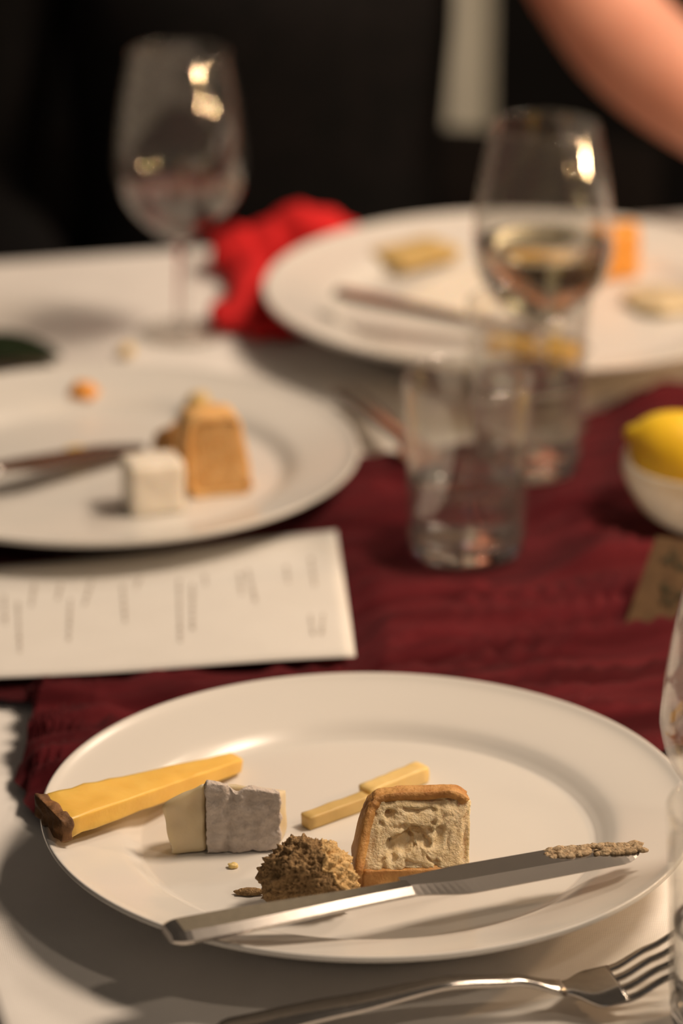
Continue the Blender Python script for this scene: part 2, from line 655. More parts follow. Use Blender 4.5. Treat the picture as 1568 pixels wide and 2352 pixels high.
# align both edges by x so that rows run across the runner
near_q, far_q = [], []
NU, NV = 760, 110
near_t, far_t = poly_table(near_e), poly_table(far_e)
for i in range(NU):
    t = i / (NU - 1)
    near_q.append(poly_at(near_t, t))
    far_q.append(poly_at(far_t, t))
V, Fc = [], []
ra = math.radians(17)
for j in range(NV):
    for i in range(NU):
        s = j / (NV - 1)
        a, b = near_q[i], far_q[i]
        p = a.lerp(b, s)
        k = flat(p.x, p.y) * in_menu(p) * smooth(-.02, .10, s) * smooth(-.02, .06, 1 - s)
        al = p.x * math.cos(ra) + p.y * math.sin(ra)
        ac = -p.x * math.sin(ra) + p.y * math.cos(ra)
        r1 = 1 - abs(noise.noise(Vector((al * 6, ac * 60 + 1.2 * noise.noise(Vector((al * 9, ac * 9, 0))), 1.0)))) * 2
        r2 = 1 - abs(noise.noise(Vector((al * 13, ac * 120, 5.0)))) * 2
        r3 = noise.noise(Vector((al * 7, ac * 16, 2.0)))
        h = 0.0105 * max(0, r1)**2 + 0.0042 * max(0, r2) + 0.0060 * (r3 + .4)
        edge = 0.0022 * smooth(0.05, 0.0, s) * (0.5 + noise.noise(p * 60))
        p.z = T + 0.0004 + max(0, h + edge) * k + (0.0004 if k < .5 else 0)
        jit = smooth(.06, 0, min(s, 1 - s)) * 0.004
        p.x += jit * noise.noise(Vector((i * .21, s * 3, 4)))
        p.y += jit * noise.noise(Vector((i * .33, s * 3, 9)))
        V.append(p)
for j in range(NV - 1):
    for i in range(NU - 1):
        a = j * NU + i
        Fc.append((a, a + 1, a + NU + 1, a + NU))
# clip what would hang in the air past the table ends
keep = []
for v in V:
    d = Vector((v.x, v.y, 0)) - ORG
    keep.append(0.004 < d.dot(UU) < TL - .004)
Fc = [f for f in Fc if all(keep[q] for q in f)]
used = sorted({q for f in Fc for q in f})
idx = {q: n for n, q in enumerate(used)}
o0 = P(700, 1450, 0)
rn = obj('table_runner', [V[q] - o0 for q in used], [tuple(idx[q] for q in f) for f in Fc], MATS['gauze'], loc=o0)
tag(rn, 'crinkled burgundy gauze runner lying along the middle of the table', 'table runner')

# ------------------------------------------------------------------ plates
PB = 0.0030           # underside of a plate above the table top
plate_prof = [(0, .0085), (.060, .0085), (.090, .0088), (.0955, .0098), (.1000, .0128), (.1040, .0150), (.112, .0172), (.128, .0212), (.1330, .0234), (.1345, .0238),
              (.1350, .0230), (.1338, .0208), (.122, .0158), (.108, .0122), (.100, .0075), (.094, .0040), (.0905, .0010), (.0890, .0), (.0860, .0), (.0845, .0022), (.05, .0038), (0, .0038)]


def plate_top(r):
    pr = plate_prof[:10]
    for (r0, z0), (r1, z1) in zip(pr[:-1], pr[1:]):
        if r0 <= r <= r1:
            return PB + z0 + (z1 - z0) * (r - r0) / (r1 - r0)
    return PB + .0238


def plate(c, s, label):
    prof = curve_profile(plate_prof, 4)
    prof = [(max(0, r) * s, z * (1 if s == 1 else 1.12)) for r, z in prof]
    prof[0] = (0, prof[0][1])
    prof[-1] = (0, prof[-1][1])
    o = obj('dinner_plate', *lathe(prof, 160), MATS['porcelain'], loc=(c.x, c.y, T + PB))
    tag(o, label, 'plate', 'white plates on the table')
    return o


plate(FPc, 1.0, 'white wide-rimmed plate in the foreground with bread, cheese and a knife')
plate(LPc, 1.0, 'white plate cut by the left edge holding a white cheese cube and bread')
plate(BPc, 1.15, 'large white plate at the far side of the table behind the glasses')


def on_plate(px, py, dz=0.0, c=None):
    """point on the top surface of a plate seen at px, py"""
    c = c or FPc
    z = 0.012
    for _ in range(8):
        p = P(px, py, z + dz)
        z = plate_top(min(.1345, math.hypot(p.x - c.x, p.y - c.y)))
    return P(px, py, z + dz)


# ------------------------------------------------------------------ glasses
def wine_glass(c, label, wine=None, level=0.092, s=1.0, name='wine_glass'):
    root = empty(name, (c.x, c.y, T + 0.0012))
    outer = [(.0036, .056), (.0075, .0585), (.0165, .0645), (.0270, .0745), (.0345, .0860), (.0380, .0985), (.0384, .106), (.0372, .122), (.0345, .142), (.0310, .160), (.0292, .1705)]
    po = curve_profile(outer, 5)
    th = 0.0010
    inner = [(max(r - th - 0.002 * smooth(.066, .056, z), 0.0), z + 0.0012 * smooth(.09, .056, z)) for r, z in po]
    prof = [(0, .0545)] + po + [(.0287, .1709)] + inner[::-1]
    prof[-1] = (0.0, inner[0][1] + .0015)
    obj('bowl', *lathe([(r * s, z * s) for r, z in prof], 96), MATS['thin_bowl'], root)
    stem = curve_profile([(.0040, .0030), (.0034, .010), (.0031, .025), (.0031, .045), (.0036, .0545), (.0050, .0572)], 5)
    obj('stem', *lathe([(0, .0032)] + [(r * s, z * s) for r, z in stem] + [(0, .0575 * s)], 32), MATS['clear_glass'], root)
    foot = curve_profile([(.0040, .0052), (.010, .0034), (.020, .0022), (.0262, .0016)], 4) + [(.0268, .0009), (.0262, .0002), (.018, 0), (0, .0004)]
    obj('foot', *lathe([(0, .0056)] + [(r * s, z * s) for r, z in foot], 72), MATS['thin_bowl'], root)
    if wine:
        liq = [(max(r - 0.0004, 0), z) for r, z in inner if z < level]
        rl = [r for r, z in inner if z >= level][0] - .0004
        prof = [(0, inner[0][1] + .0019)] + liq[1:] + [(rl, level), (rl - .0015, level - .0006), (0, level - .0006)]
        obj(wine, *lathe([(r * s, z * s) for r, z in prof], 96), MATS[wine], root)
    tag(root, label, 'wine glass', 'wine glasses on the table')
    return root


def tumbler(c, label, level=None, h=.094, rb=.0292, rt=.0330):
    root = empty('tumbler', (c.x, c.y, T + 0.0012))
    th = .0016
    bz = .0105
    base = curve_profile([(.022, .0004), (.0262, .0012), (rb - .0008, .0045), (rb, bz)], 5)
    obj('glass_base', *lathe([(0, .0016), (.016, .0010)] + base + [(rb - th, bz), (rb - .006, bz - .0016), (.010, bz - .0022), (0, bz - .0024)], 96), MATS['clear_glass'], root)
    outer = curve_profile([(rb, bz + .0002), (rb + .0006, .025), (rb + .0018, .055), (rt, h - .001)], 6)
    inner = [(r - th, z) for r, z in outer[::-1]]
    obj('glass_wall', *lathe(outer + [(rt - .0004, h), (rt - th * .7, h)] + inner, 96, True), MATS['tumbler_wall'], root)
    if level:
        side = [(r - .0001, z) for r, z in inner if z < level]
        r0 = side[0][0]
        prof = [(0, level - .0005), (r0 - .002, level - .0005), (r0, level)] + side + [(rb - .006, bz - .0010), (.010, bz - .0016), (0, bz - .0018)]
        obj('water', *lathe(prof, 96), MATS['water'], root)
    tag(root, label, 'tumbler', 'water tumblers on the table')
    return root


wine_glass(WIN[0], 'tall wine glass with a little red wine in front of the dark background', 'red_wine', .090)
wine_glass(WIN[1], 'wine glass holding white wine in front of the large far plate', 'white_wine', .104)
wine_glass(WIN[2], 'wine glass cut by the right edge behind a tumbler', None, s=.94)
tumbler(TUM[0], 'clear tumbler half full of water on the burgundy runner', .040)
tumbler(TUM[1], 'clear water tumbler standing behind the white wine glass', .052)
tumbler(TUM[2], 'clear tumbler cut by the right edge beside the fork', .045)

# ------------------------------------------------------------------ cutlery
def knife_parts(root, L=0.215, hl=0.112):
    n = 40
    st = []
    for i in range(n + 1):
        t = i / n
        x = t * hl
        w = lerp(.0088, .0058, smooth(.15, 1, t))
        if t < .06:
            w *= 0.72 + 0.28 * math.sqrt(t / .06)
        th = lerp(.0032, .0026, t)
        if t < .04:
            th *= 0.6 + 0.4 * math.sqrt(t / .04)
        st.append((x, 0, 0, w, th))
    obj('handle', *sweep(st, .75), MATS['steel'], root, smooth_shade=False)
    V, Fc = [], []
    m = 36
    for i in range(m + 1):
        t = i / m
        x = lerp(hl - .002, L, t)
        top = lerp(.0058, .0076, smooth(0, .3, t))
        bot = -lerp(.0060, .0118, smooth(0, .25, t))
        if t > .72:
            q = (t - .72) / .28
            top = lerp(top, -.002, q**1.5)
            bot = lerp(bot, -.0035, max(0, (q - .55) / .45)**2.2)
        th = lerp(.0024, .0007, t**.7)
        mid = lerp(top, bot, .55)
        V += [(x, top, th), (x, mid, th * .85), (x, bot, th * .12), (x, bot, -th * .12), (x, mid, -th * .85), (x, top, -th)]
    for i in range(m):
        for k in range(6):
            Fc.append((i * 6 + k, i * 6 + (k + 1) % 6, (i + 1) * 6 + (k + 1) % 6, (i + 1) * 6 + k))
    Fc.append(tuple(range(6)))
    Fc.append(tuple(range(m * 6, m * 6 + 6)))
    obj('blade', V, Fc, MATS['blade_steel'], root, smooth_shade=False)


def aim(root, a, b, roll=0.0):
    """lay local +x from a towards b with local z as upright as it goes"""
    x = (b - a).normalized()
    z = Vector((0, 0, 1))
    y = z.cross(x).normalized()
    z = x.cross(y)
    R = Matrix((x, y, z)).transposed()
    root.rotation_euler = (R @ Matrix.Rotation(roll, 3, 'X')).to_euler()
    root.location = a


ka, kb = P(384, 2146, 0.0335), P(1462, 1942, 0.0300)
kn = empty('table_knife', ka)
knife_parts(kn, (kb - ka).length, (kb - ka).length * .50)
aim(kn, ka, kb, math.radians(4))
# smear and crumbs stuck to the tip
L = (kb - ka).length
parts = []
for i in range(150):
    t = random.random()**.8
    x = L * lerp(.80, 1.0, t)
    y = lerp(.006, -.003, t) + random.uniform(-.004, .003)
    r = random.uniform(.0005, .0016)
    v, f = ellipsoid((x, y, .0010), (r * 1.9, r * 1.1, r * .8), 8, 5)
    v = [Vector(q) + Vector((nz(q, 900), nz(q, 800), nz(q, 700))) * .0006 for q in v]
    parts.append((v, f))
sm = obj('cheese_smear', *join_parts(parts), MATS['spread'], kn)
sm['label'] = 'beige crumbly residue stuck to the blade tip'
sm['kind'] = 'stuff'
tag(kn, 'steel table knife with a smeared tip lying across the foreground plate', 'knife', 'steel cutlery')

kn2 = empty('table_knife', (0, 0, 0))
ka, kb = on_plate(-160, 1108, .004, LPc), on_plate(318, 1022, .010, LPc)
ka = P(-150, 1105, .031)
kb = P(322, 1020, .0155)
knife_parts(kn2, (kb - ka).length + .05, .09)
aim(kn2, ka, kb)
kn2.location = ka + (ka - kb).normalized() * .05
tag(kn2, 'steel knife lying on the left plate beside the white cheese cube', 'knife', 'steel cutlery')

ka, kb = P(770, 672, .0345), P(1090, 742, .0245)
kn3 = empty('table_knife', ka)
knife_parts(kn3, (kb - ka).length + .07, .11)
aim(kn3, ka, kb)
kn3.location = ka
tag(kn3, 'steel knife lying on the large far plate', 'knife', 'steel cutlery')

ka, kb = P(788, 898, .0080), P(1010, 1075, .0135)
kn4 = empty('table_knife', ka)
knife_parts(kn4, .19, .10)
aim(kn4, ka, kb)
tag(kn4, 'steel knife on the cloth between the left plate and the water tumbler', 'knife', 'steel cutlery')

# fork at the near edge
fa, fb = P(500, 2392, 0.002), P(1620, 2252, 0.002)
fk = empty('fork', fa)
FL = (fb - fa).length


def fz(t):
    pts = [(0, .0035), (.25, .0085), (.46, .0130), (.60, .0105), (.70, .0045), (.76, .0022), (.82, .0034), (.90, .0105), (1.0, .0205)]
    for (a, za), (b, zb) in zip(pts[:-1], pts[1:]):
        if a <= t <= b:
            return lerp(za, zb, smooth(a, b, t) * .5 + .5 * (t - a) / (b - a))
    return .02


st = []
for i in range(49):
    t = i / 48 * .70
    w = lerp(.0085, .0032, smooth(0, .62, t)) if t < .64 else lerp(.0032, .0050, smooth(.64, .70, t))
    if t < .03:
        w *= .5 + .5 * math.sqrt(t / .03)
    st.append((t * FL, 0, fz(t), w, .0017))
obj('handle', *sweep(st, .5), MATS['steel'], fk)
st = []
for i in range(17):
    t = lerp(.695, .815, i / 16)
    w = lerp(.0048, .0145, smooth(.70, .77, t))
    st.append((t * FL, 0, fz(t), w, .0012))
obj('head', *sweep(st, .5), MATS['steel'], fk)
for kx in range(4):
    y0 = (kx - 1.5) * .0081
    st = []
    for i in range(15):
        t = lerp(.805, 1.0, i / 14)
        w = lerp(.0022, .0013, (t - .805) / .195) * (1 if i < 13 else (.75 if i == 13 else .35))
        st.append((t * FL, y0, fz(t), w, .0011 * (1 if i < 13 else .6)))
    obj('tine', *sweep(st, .5), MATS['steel'], fk)
aim(fk, fa, fb)
tag(fk, 'steel fork with four tines lying on the cloth at the near edge', 'fork', 'steel cutlery')

# ------------------------------------------------------------------ food on the foreground plate
def local(V, o):
    return [Vector(v) - o for v in V]


# long yellow cheese wedge with its brown rind end
zt, zt2 = .0370, .0190
cb = [P(98, 1820, zt), P(534, 1727, zt2), P(560, 1743, zt2), P(156, 1884, zt)]
dn = [.0085, .0062, .0062, .0085]
c8 = [c - Vector((0, 0, d)) for c, d in zip(cb, dn)] + cb
o0 = c8[0].copy()
che = empty('cheese_wedge', o0)
obj('paste', *(lambda r: (local(r[0], o0), r[1]))(blob_box(c8, 14, .05, .0009, 110, 3.0)), MATS['hard_cheese'], che)
l0, l1 = cb[0], cb[3]
out = Vector((-(l1 - l0).y, (l1 - l0).x, 0)).normalized() * -1
if out.x > 0:
    out = -out
rc = [l0 + out * .0035, l0 - out * .0010, l1 - out * .0025, l1 + out * .0030]
r8 = [c - Vector((0, 0, .0098)) for c in rc] + [c + Vector((0, 0, .0003)) for c in rc]
obj('rind', *(lambda r: (local(r[0], o0), r[1]))(blob_box(r8, 12, .08, .0016, 220, 1.0)), MATS['cheese_rind'], che)['label'] = 'dark brown rind end'
tag(che, 'long yellow cheese wedge with a brown rind end on the plate rim', 'cheese')

# soft cheese with a grey-white rind
zf = plate_top(.05) + .0003
g = [P(388, 1968, zf), P(472, 1960, zf), P(642, 1952, zf)]
hh = [.0235, .0330, .0255]
bk = Vector((.003, .015, 0))
o0 = g[1].copy()
br = empty('soft_cheese', o0)
Z = lambda p, h: Vector((p.x, p.y, p.z + h))
left = [g[0], g[1], g[1] + bk, g[0] + bk + Vector((.004, 0, 0)), Z(g[0] + Vector((-.003, 0, 0)), hh[0]), Z(g[1], hh[1]), Z(g[1] + bk, hh[1] * .72), Z(g[0] + bk, hh[0] * .7)]
right = [g[1] + Vector((0, .0015, 0)), g[2] + Vector((-.001, .0015, 0)), g[2] + bk, g[1] + bk, Z(g[1] + Vector((.0005, .0015, 0)), hh[1] * .99), Z(g[2] + Vector((0, .0015, 0)), hh[2]), Z(g[2] + bk, hh[2] * .80), Z(g[1] + bk, hh[1] * .74)]
v1 = blob_box(left, 10, .10, .0012, 130, 2.0)
v2 = blob_box(right, 10, .05, .0006, 150, 5.0)
v, f = join_parts([v1, v2])
obj('paste', local(v, o0), f, MATS['soft_paste'], br)
fr = [g[1] + Vector((.0003, -.0014, 0)), g[2] + Vector((.0003, -.0012, 0)), g[2] + Vector((.0003, .0022, 0)), g[1] + Vector((.0003, .0022, 0))]
hs = [hh[1] * 1.0, hh[2] * 1.03, hh[2] * 1.03, hh[1] * 1.0]
top = [Z(p, h) for p, h in zip(fr, hs)]
v, f = blob_box(fr + top, 26, .07, .0011, 230, 7.0, .0005, 700)
gx = P(527, 1955, zf).x
for q in v:
    q.y += .0016 * math.exp(-((q.x - gx - .0012 * math.sin(q.z * 400)) / .0012)**2)
    q.z -= .0035 * math.exp(-((q.x - gx - .003) / .0026)**2) * smooth(.6, 1.0, (q.z - zf - T) / .03)
obj('rind', local(v, o0), f, MATS['white_rind'], br)['label'] = 'bumpy grey-white mould rind'
tag(br, 'piece of soft creamy cheese with bumpy grey-white rind', 'cheese')


def stick(name, a, b, w, h, m, label, amp=.0004):
    d = (b - a)
    d.z = 0
    d.normalize()
    nn = Vector((-d.y, d.x, 0)) * w
    c = [a - nn, b - nn, b + nn, a + nn]
    c8 = c + [q + Vector((0, 0, h)) for q in c]
    v, f = blob_box(c8, 8, .06, amp, 200, a.x * 10)
    o0 = a.lerp(b, .5)
    o = obj(name, local(v, o0), f, MATS[m], loc=o0)
    tag(o, label, 'cheese')
    return o


stick('cheese_strip', P(700, 1902, zf), P(842, 1850, zf), .0032, .0058, 'tan_cheese', 'thin tan cheese strip lying left of the bread cube')
stick('cheese_strip', P(836, 1846, zf), P(972, 1790, zf), .0040, .0075, 'pale_cheese', 'thin pale yellow cheese strip behind the bread cube')


def bread(name, bl, br_, height, depth, label, lean=.006, seed=0.0, holes=True, crumb_m='crumb', crust_m='crust', topw=.88, slope=0.0, zc=.0):
    """bread cube: crumb with torn holes on the front, crust shell over back, left, top and bottom"""
    o0 = (bl + br_) / 2
    ex = (br_ - bl)
    wd = ex.length
    ex.normalize()
    ey = Vector((-ex.y, ex.x, 0))
    root = empty(name, o0)
    NA, NR = 96, 30
    V, Fc = [], []

    def prof(th, k=1.0):
        c, s = math.cos(th), math.sin(th)
        e = 0.42
        x = math.copysign(abs(c)**e, c) * wd / 2
        z = math.copysign(abs(s)**e, s) * height / 2
        t = (z + height / 2) / height
        x = x * lerp(1.0, topw, t) + lean * (t - .5)
        x += .0014 * nz((c * 2 + seed, s * 2, 0), 1.3)
        return x * k, z * k + height / 2 * (1 - 0) if k == 1 else (z * k + height / 2)

    def yf(z):
        return slope * max(0.0, z - zc)

    # front face
    V.append((0, yf(height / 2), height / 2))
    for r in range(1, NR + 1):
        k = r / NR
        for a in range(NA):
            x, z = prof(2 * PI * a / NA)
            x, z = x * k, (z - height / 2) * k + height / 2
            d = 0.0
            q = Vector((x, z, seed))
            if holes:
                n1 = noise.noise(q * 150 + Vector((3, 1, 0)))
                n2 = noise.noise(q * 330)
                d = .0030 * smooth(.18, .45, n1) + .0018 * smooth(.15, .4, n2)
                hx, hz = (x + wd * .08) / (wd * .21), (z - height * .52 - (x + wd * .1) * .25) / (height * .115)
                hd = hx * hx + hz * hz + .5 * noise.noise(q * 260)
                d += .0050 * smooth(1.15, .45, hd)
                d *= smooth(1.0, .9, k)
            d += .0006 * noise.noise(q * 700) + .0004 * noise.noise(q * 1300)
            d += .0015 * k**6
            V.append((x, d + yf(z), z))
    for a in range(NA):
        b = (a + 1) % NA
        Fc.append((0, 1 + a, 1 + b))
        for r in range(NR - 1):
            Fc.append((1 + r * NA + a, 1 + (r + 1) * NA + a, 1 + (r + 1) * NA + b, 1 + r * NA + b))
    base = 1 + (NR - 1) * NA
    rows = 16
    for j in range(1, rows + 1):
        t = j / rows
        for a in range(NA):
            x, z = prof(2 * PI * a / NA)
            q = Vector((x, t * depth, z))
            s = 1 + (.05 * noise.noise(q * 180) + .04 * noise.noise(q * 420)) - .12 * t**6
            zz = max((z - height / 2) * s + height / 2, 0.0002)
            V.append((x * s, .0015 + lerp(yf(z), max(depth, yf(z) + .003), t), zz))
    for j in range(rows):
        r0 = base + j * NA
        r1 = base + (j + 1) * NA
        for a in range(NA):
            b = (a + 1) % NA
            Fc.append((r0 + a, r0 + b, r1 + b, r1 + a))
    Fc.append(tuple(base + rows * NA + a for a in range(NA)))
    M = Matrix((ex, ey, Vector((0, 0, 1)))).transposed()
    obj('crumb', [M @ Vector(v) for v in V], Fc, MATS[crumb_m], root)
    # crust: a thin shell round top, left and bottom
    V, Fc = [], []
    th0, th1 = math.radians(38), math.radians(332)
    NA2 = 110
    for sh in (0, 1):
        for j in range(rows + 1):
            t = j / rows
            for a in range(NA2 + 1):
                th = lerp(th0, th1, a / NA2)
                x, z = prof(th)
                q = Vector((x, t * depth, z))
                s = 1 + (.03 * noise.noise(q * 170) + .02 * noise.noise(q * 500)) - .10 * t**6
                g = (.0010 if sh else -.0026)
                nn = Vector((x, z - height / 2)).normalized() * g
                zz = max((z - height / 2) * s + height / 2 + nn.y, 0.0 if sh else .0008)
                V.append((x * s + nn.x, -.0004 + lerp(yf(z), max(depth, yf(z) + .003) + .003, t) + .0012 * noise.noise(Vector((th * 4, seed, t * 3))), zz))
    R_ = NA2 + 1
    M1 = R_ * (rows + 1)
    for j in range(rows):
        for a in range(NA2):
            p = j * R_ + a
            Fc.append((p, p + 1, p + R_ + 1, p + R_))
            Fc.append((M1 + p, M1 + p + R_, M1 + p + R_ + 1, M1 + p + 1))
    for j in range(rows):
        for a in (0, NA2):
            p = j * R_ + a
            Fc.append((p, p + R_, M1 + p + R_, M1 + p))
    for a in range(NA2):
        for j in (0, rows):
            p = j * R_ + a
            Fc.append((p, M1 + p, M1 + p + 1, p + 1))
    if zc > 0:
        # the bottom crust turned towards the viewer
        V3, F3 = blob_box([(-wd * .49, -.0022, .0002), (wd * .49, -.0022, .0002), (wd * .48, .004, .0002), (-wd * .48, .004, .0002),
                           (-wd * .48, -.0012, zc * 1.05), (wd * .46, -.0012, zc * .9), (wd * .46, .004, zc), (-wd * .47, .004, zc)], 16, .10, .0010, 180, seed)
        V, Fc = join_parts([(V, Fc), (V3, F3)])
    obj('crust', [M @ Vector(v) for v in V], Fc, MATS[crust_m], root)
    tag(root, label, 'bread')
    return root


bread('bread_cube', P(828, 2046, zf), P(1088, 2034, zf), .0345, .022, 'cube of white bread with a holed crumb behind the knife', seed=1.3, slope=.62, zc=.009, topw=.93)

# crumbly brown lump of bread
c = P(706, 2082, zf)
bm = bmesh.new()
bmesh.ops.create_icosphere(bm, subdivisions=6, radius=1.0)
V, Fc = [], []
for v in bm.verts:
    d = v.co.normalized()
    k = 1 + .20 * nz(d + Vector((4, 0, 0)), 1.8) + .14 * nz(d, 5.0) + .11 * nz(d, 11) + .08 * nz(d, 24)
    q = Vector((d.x * .0172, d.y * .013, d.z * .0150)) * k
    q.x *= lerp(1.12, .86, smooth(-.015, .015, q.z))
    V.append(Vector((q.x, q.y, max(q.z, -.0135) + .0135)))
Fc = [tuple(v.index for v in f.verts) for f in bm.faces]
lump = empty('bread_lump', c)
obj('crumb', V, Fc, MATS['dark_crumb'], lump)
keep, V2 = [], []
for v, w in zip(bm.verts, V):
    d = v.co.normalized()
    keep.append(d.dot(Vector((.86, -.12, .40)).normalized()) > .70 + .16 * nz(d, 3.0))
    V2.append(w + d * (.0009 + .0009 * nz(d, 17)))
fs = [f for f in Fc if all(keep[i] for i in f)]
us = sorted({i for f in fs for i in f})
ix = {q: n for n, q in enumerate(us)}
ns = len(us)
top = [V2[q] for q in us]
bot = [V2[q] * .93 for q in us]
ff = [tuple(ix[q] for q in f) for f in fs]
edges = {}
for f in ff:
    for a, b in zip(f, f[1:] + f[:1]):
        edges[(min(a, b), max(a, b))] = edges.get((min(a, b), max(a, b)), 0) + 1
ff2 = ff + [tuple(q + ns for q in f[::-1]) for f in ff] + [(a, b, b + ns, a + ns) for (a, b), n in edges.items() if n == 1]
obj('crust', top + bot, ff2, MATS['lit_crust'], lump)['label'] = 'crust side of the lump, coloured lighter as if lit'
bm.free()
tag(lump, 'crumbly brown lump of bread beside the bread cube', 'bread')


def crumb_piece(p, r, m, label, seed, flatn=.7):
    bm = bmesh.new()
    bmesh.ops.create_icosphere(bm, subdivisions=3, radius=1.0)
    V = []
    for v in bm.verts:
        d = v.co.normalized()
        k = 1 + .35 * nz(d + Vector((seed, 0, 0)), 1.6) + .15 * nz(d + Vector((0, seed, 0)), 4)
        V.append(Vector((d.x * r[0] * k, d.y * r[1] * k, max(d.z * r[2] * k, -r[2] * flatn) + r[2] * flatn)))
    f = [tuple(v.index for v in q.verts) for q in bm.faces]
    bm.free()
    o = obj('crumb', V, f, MATS[m], loc=p)
    tag(o, label, 'crumb')
    return o


crumb_piece(P(535, 1992, zf), (.0022, .0016, .0011), 'pale_cheese', 'tiny yellow crumb in front of the soft cheese', 2)
crumb_piece(P(572, 2054, zf), (.0060, .0020, .0016), 'dark_crumb', 'flat brown crumb left of the bread lump', 5)

# ------------------------------------------------------------------ food on the left plate
zl = plate_top(.05) + .0003


def cube_piece(name, bl, br_, h, depth, m, label, cat='cheese', turn=0.0, seed=0.0, rnd=.06, amp=.0005):
    ex = (br_ - bl)
    wd = ex.length
    ex.normalize()
    ey = Vector((-ex.y, ex.x, 0))
    e2 = Matrix.Rotation(turn, 3, 'Z') @ ey
    c = [bl, br_, br_ + e2 * depth, bl + e2 * depth]
    c8 = c + [q + Vector((0, 0, h)) for q in c]
    o0 = (bl + br_) / 2
    v, f = blob_box(c8, 10, rnd, amp, 160, seed)
    o = obj(name, local(v, o0), f, MATS[m], loc=o0)
    tag(o, label, cat)
    return o


cube_piece('cheese_cube', P(304, 1190, zl), P(428, 1176, zl), .0265, .024, 'white_cheese', 'white cheese cube in front of bread on the left plate', seed=2)
bread('bread_chunk', P(425, 1146, zl), P(578, 1132, zl), .043, .022, 'tall golden bread chunk behind the white cheese cube', seed=4.2, holes=False, lean=-.004, topw=.8, crumb_m='golden_crumb', crust_m='golden_crumb')
crumb_piece(P(412, 1060, zl), (.0125, .009, .0125), 'crust', 'brown crust piece leaning left of the tall bread chunk', 8)
crumb_piece(P(455, 960, zl), (.007, .006, .009), 'tan_cheese', 'tan scrap behind the tall bread chunk', 9)
crumb_piece(P(192, 918, plate_top(.10)), (.0075, .006, .0060), 'orange_cheese', 'largest orange crumb at the back of the left plate', 3)
crumb_piece(P(318, 905, plate_top(.09)), (.0060, .005, .0035), 'crust', 'flat brown crumb at the back of the left plate', 6)
crumb_piece(P(292, 812, .0), (.0040, .006, .0035), 'pale_cheese', 'small yellow crumb on the cloth by the red wine glass', 7)
crumb_piece(on_plate(172, 1040, .0045, LPc), (.0050, .003, .0022), 'hard_cheese', 'yellow cheese scrap on the blade of the left knife', 11)

# ------------------------------------------------------------------ food on the far plate
zb = PB + .0088 * 1.12 + .0006
stick('cheese_slice', P(884, 612, zb + .003), P(1022, 578, zb + .003), .016, .0070, 'tan_cheese', 'flat yellow cheese slice at the back of the far plate')
cube_piece('ham_slice', P(905, 712, zb), P(1075, 742, zb), .007, .085, 'white_cheese', 'pale flat slice in the middle of the far plate', seed=6, rnd=.12, amp=.0015)
cube_piece('cheese_chunk', P(1350, 650, zb), P(1468, 636, zb), .030, .022, 'orange_cheese', 'orange cheese chunk on the far plate beside the white wine', seed=9, turn=-.3)
cube_piece('cheese_slab', P(1112, 815, plate_top(.11) + .003), P(1312, 838, plate_top(.115) + .004), .0085, .014, 'hard_cheese', 'yellow cheese slab at the near rim of the far plate', seed=4)
crumb_piece(P(1525, 700, zb), (.024, .026, .004), 'soft_paste', 'flat tan scrap at the right of the far plate', 13)

# ------------------------------------------------------------------ menu card with columns of print
M4 = MENU4
o0 = M4[0].lerp(M4[1], .7)


def mc(u, v, dz=0.0):
    p = (M4[0] * (1 - u) + M4[1] * u) * (1 - v) + (M4[3] * (1 - u) + M4[2] * u) * v
    p.z += .0030 * math.sin(v * PI) * (1 - v) + dz + .0006 * math.sin(u * 9)
    return p


menu = empty('menu_card', o0)
V, Fc = [], []
nu, nv = 40, 16
for sh in (0, 1):
    for j in range(nv + 1):
        for i in range(nu + 1):
            V.append(mc(i / nu, j / nv, -.0006 * sh) - o0)
R_ = nu + 1
M1 = R_ * (nv + 1)
for j in range(nv):
    for i in range(nu):
        p = j * R_ + i
        Fc.append((p, p + 1, p + R_ + 1, p + R_))
        Fc.append((M1 + p, M1 + p + R_, M1 + p + R_ + 1, M1 + p + 1))
for i in range(nu):
    for j in (0, nv):
        p = j * R_ + i
        Fc.append((p, M1 + p, M1 + p + 1, p + 1))
for j in range(nv):
    for i in (0, nu):
        p = j * R_ + i
        Fc.append((p, p + R_, M1 + p + R_, M1 + p))
obj('card', V, Fc, MATS['paper'], menu)


def card_uv(px, py):
    """invert mc() near a pixel"""
    best = None
    for i in range(0, 121):
        for j in range(0, 41):
            w = mc(i / 120, j / 40)
            q = w - cam.location
            d = q.dot(FW)
            x = CX + F * q.dot(RT) / d
            y = CY - F * q.dot(UP) / d
            e = (x - px)**2 + (y - py)**2
            if best is None or e < best[0]:
                best = (e, i / 120, j / 40)
    return best[1], best[2]


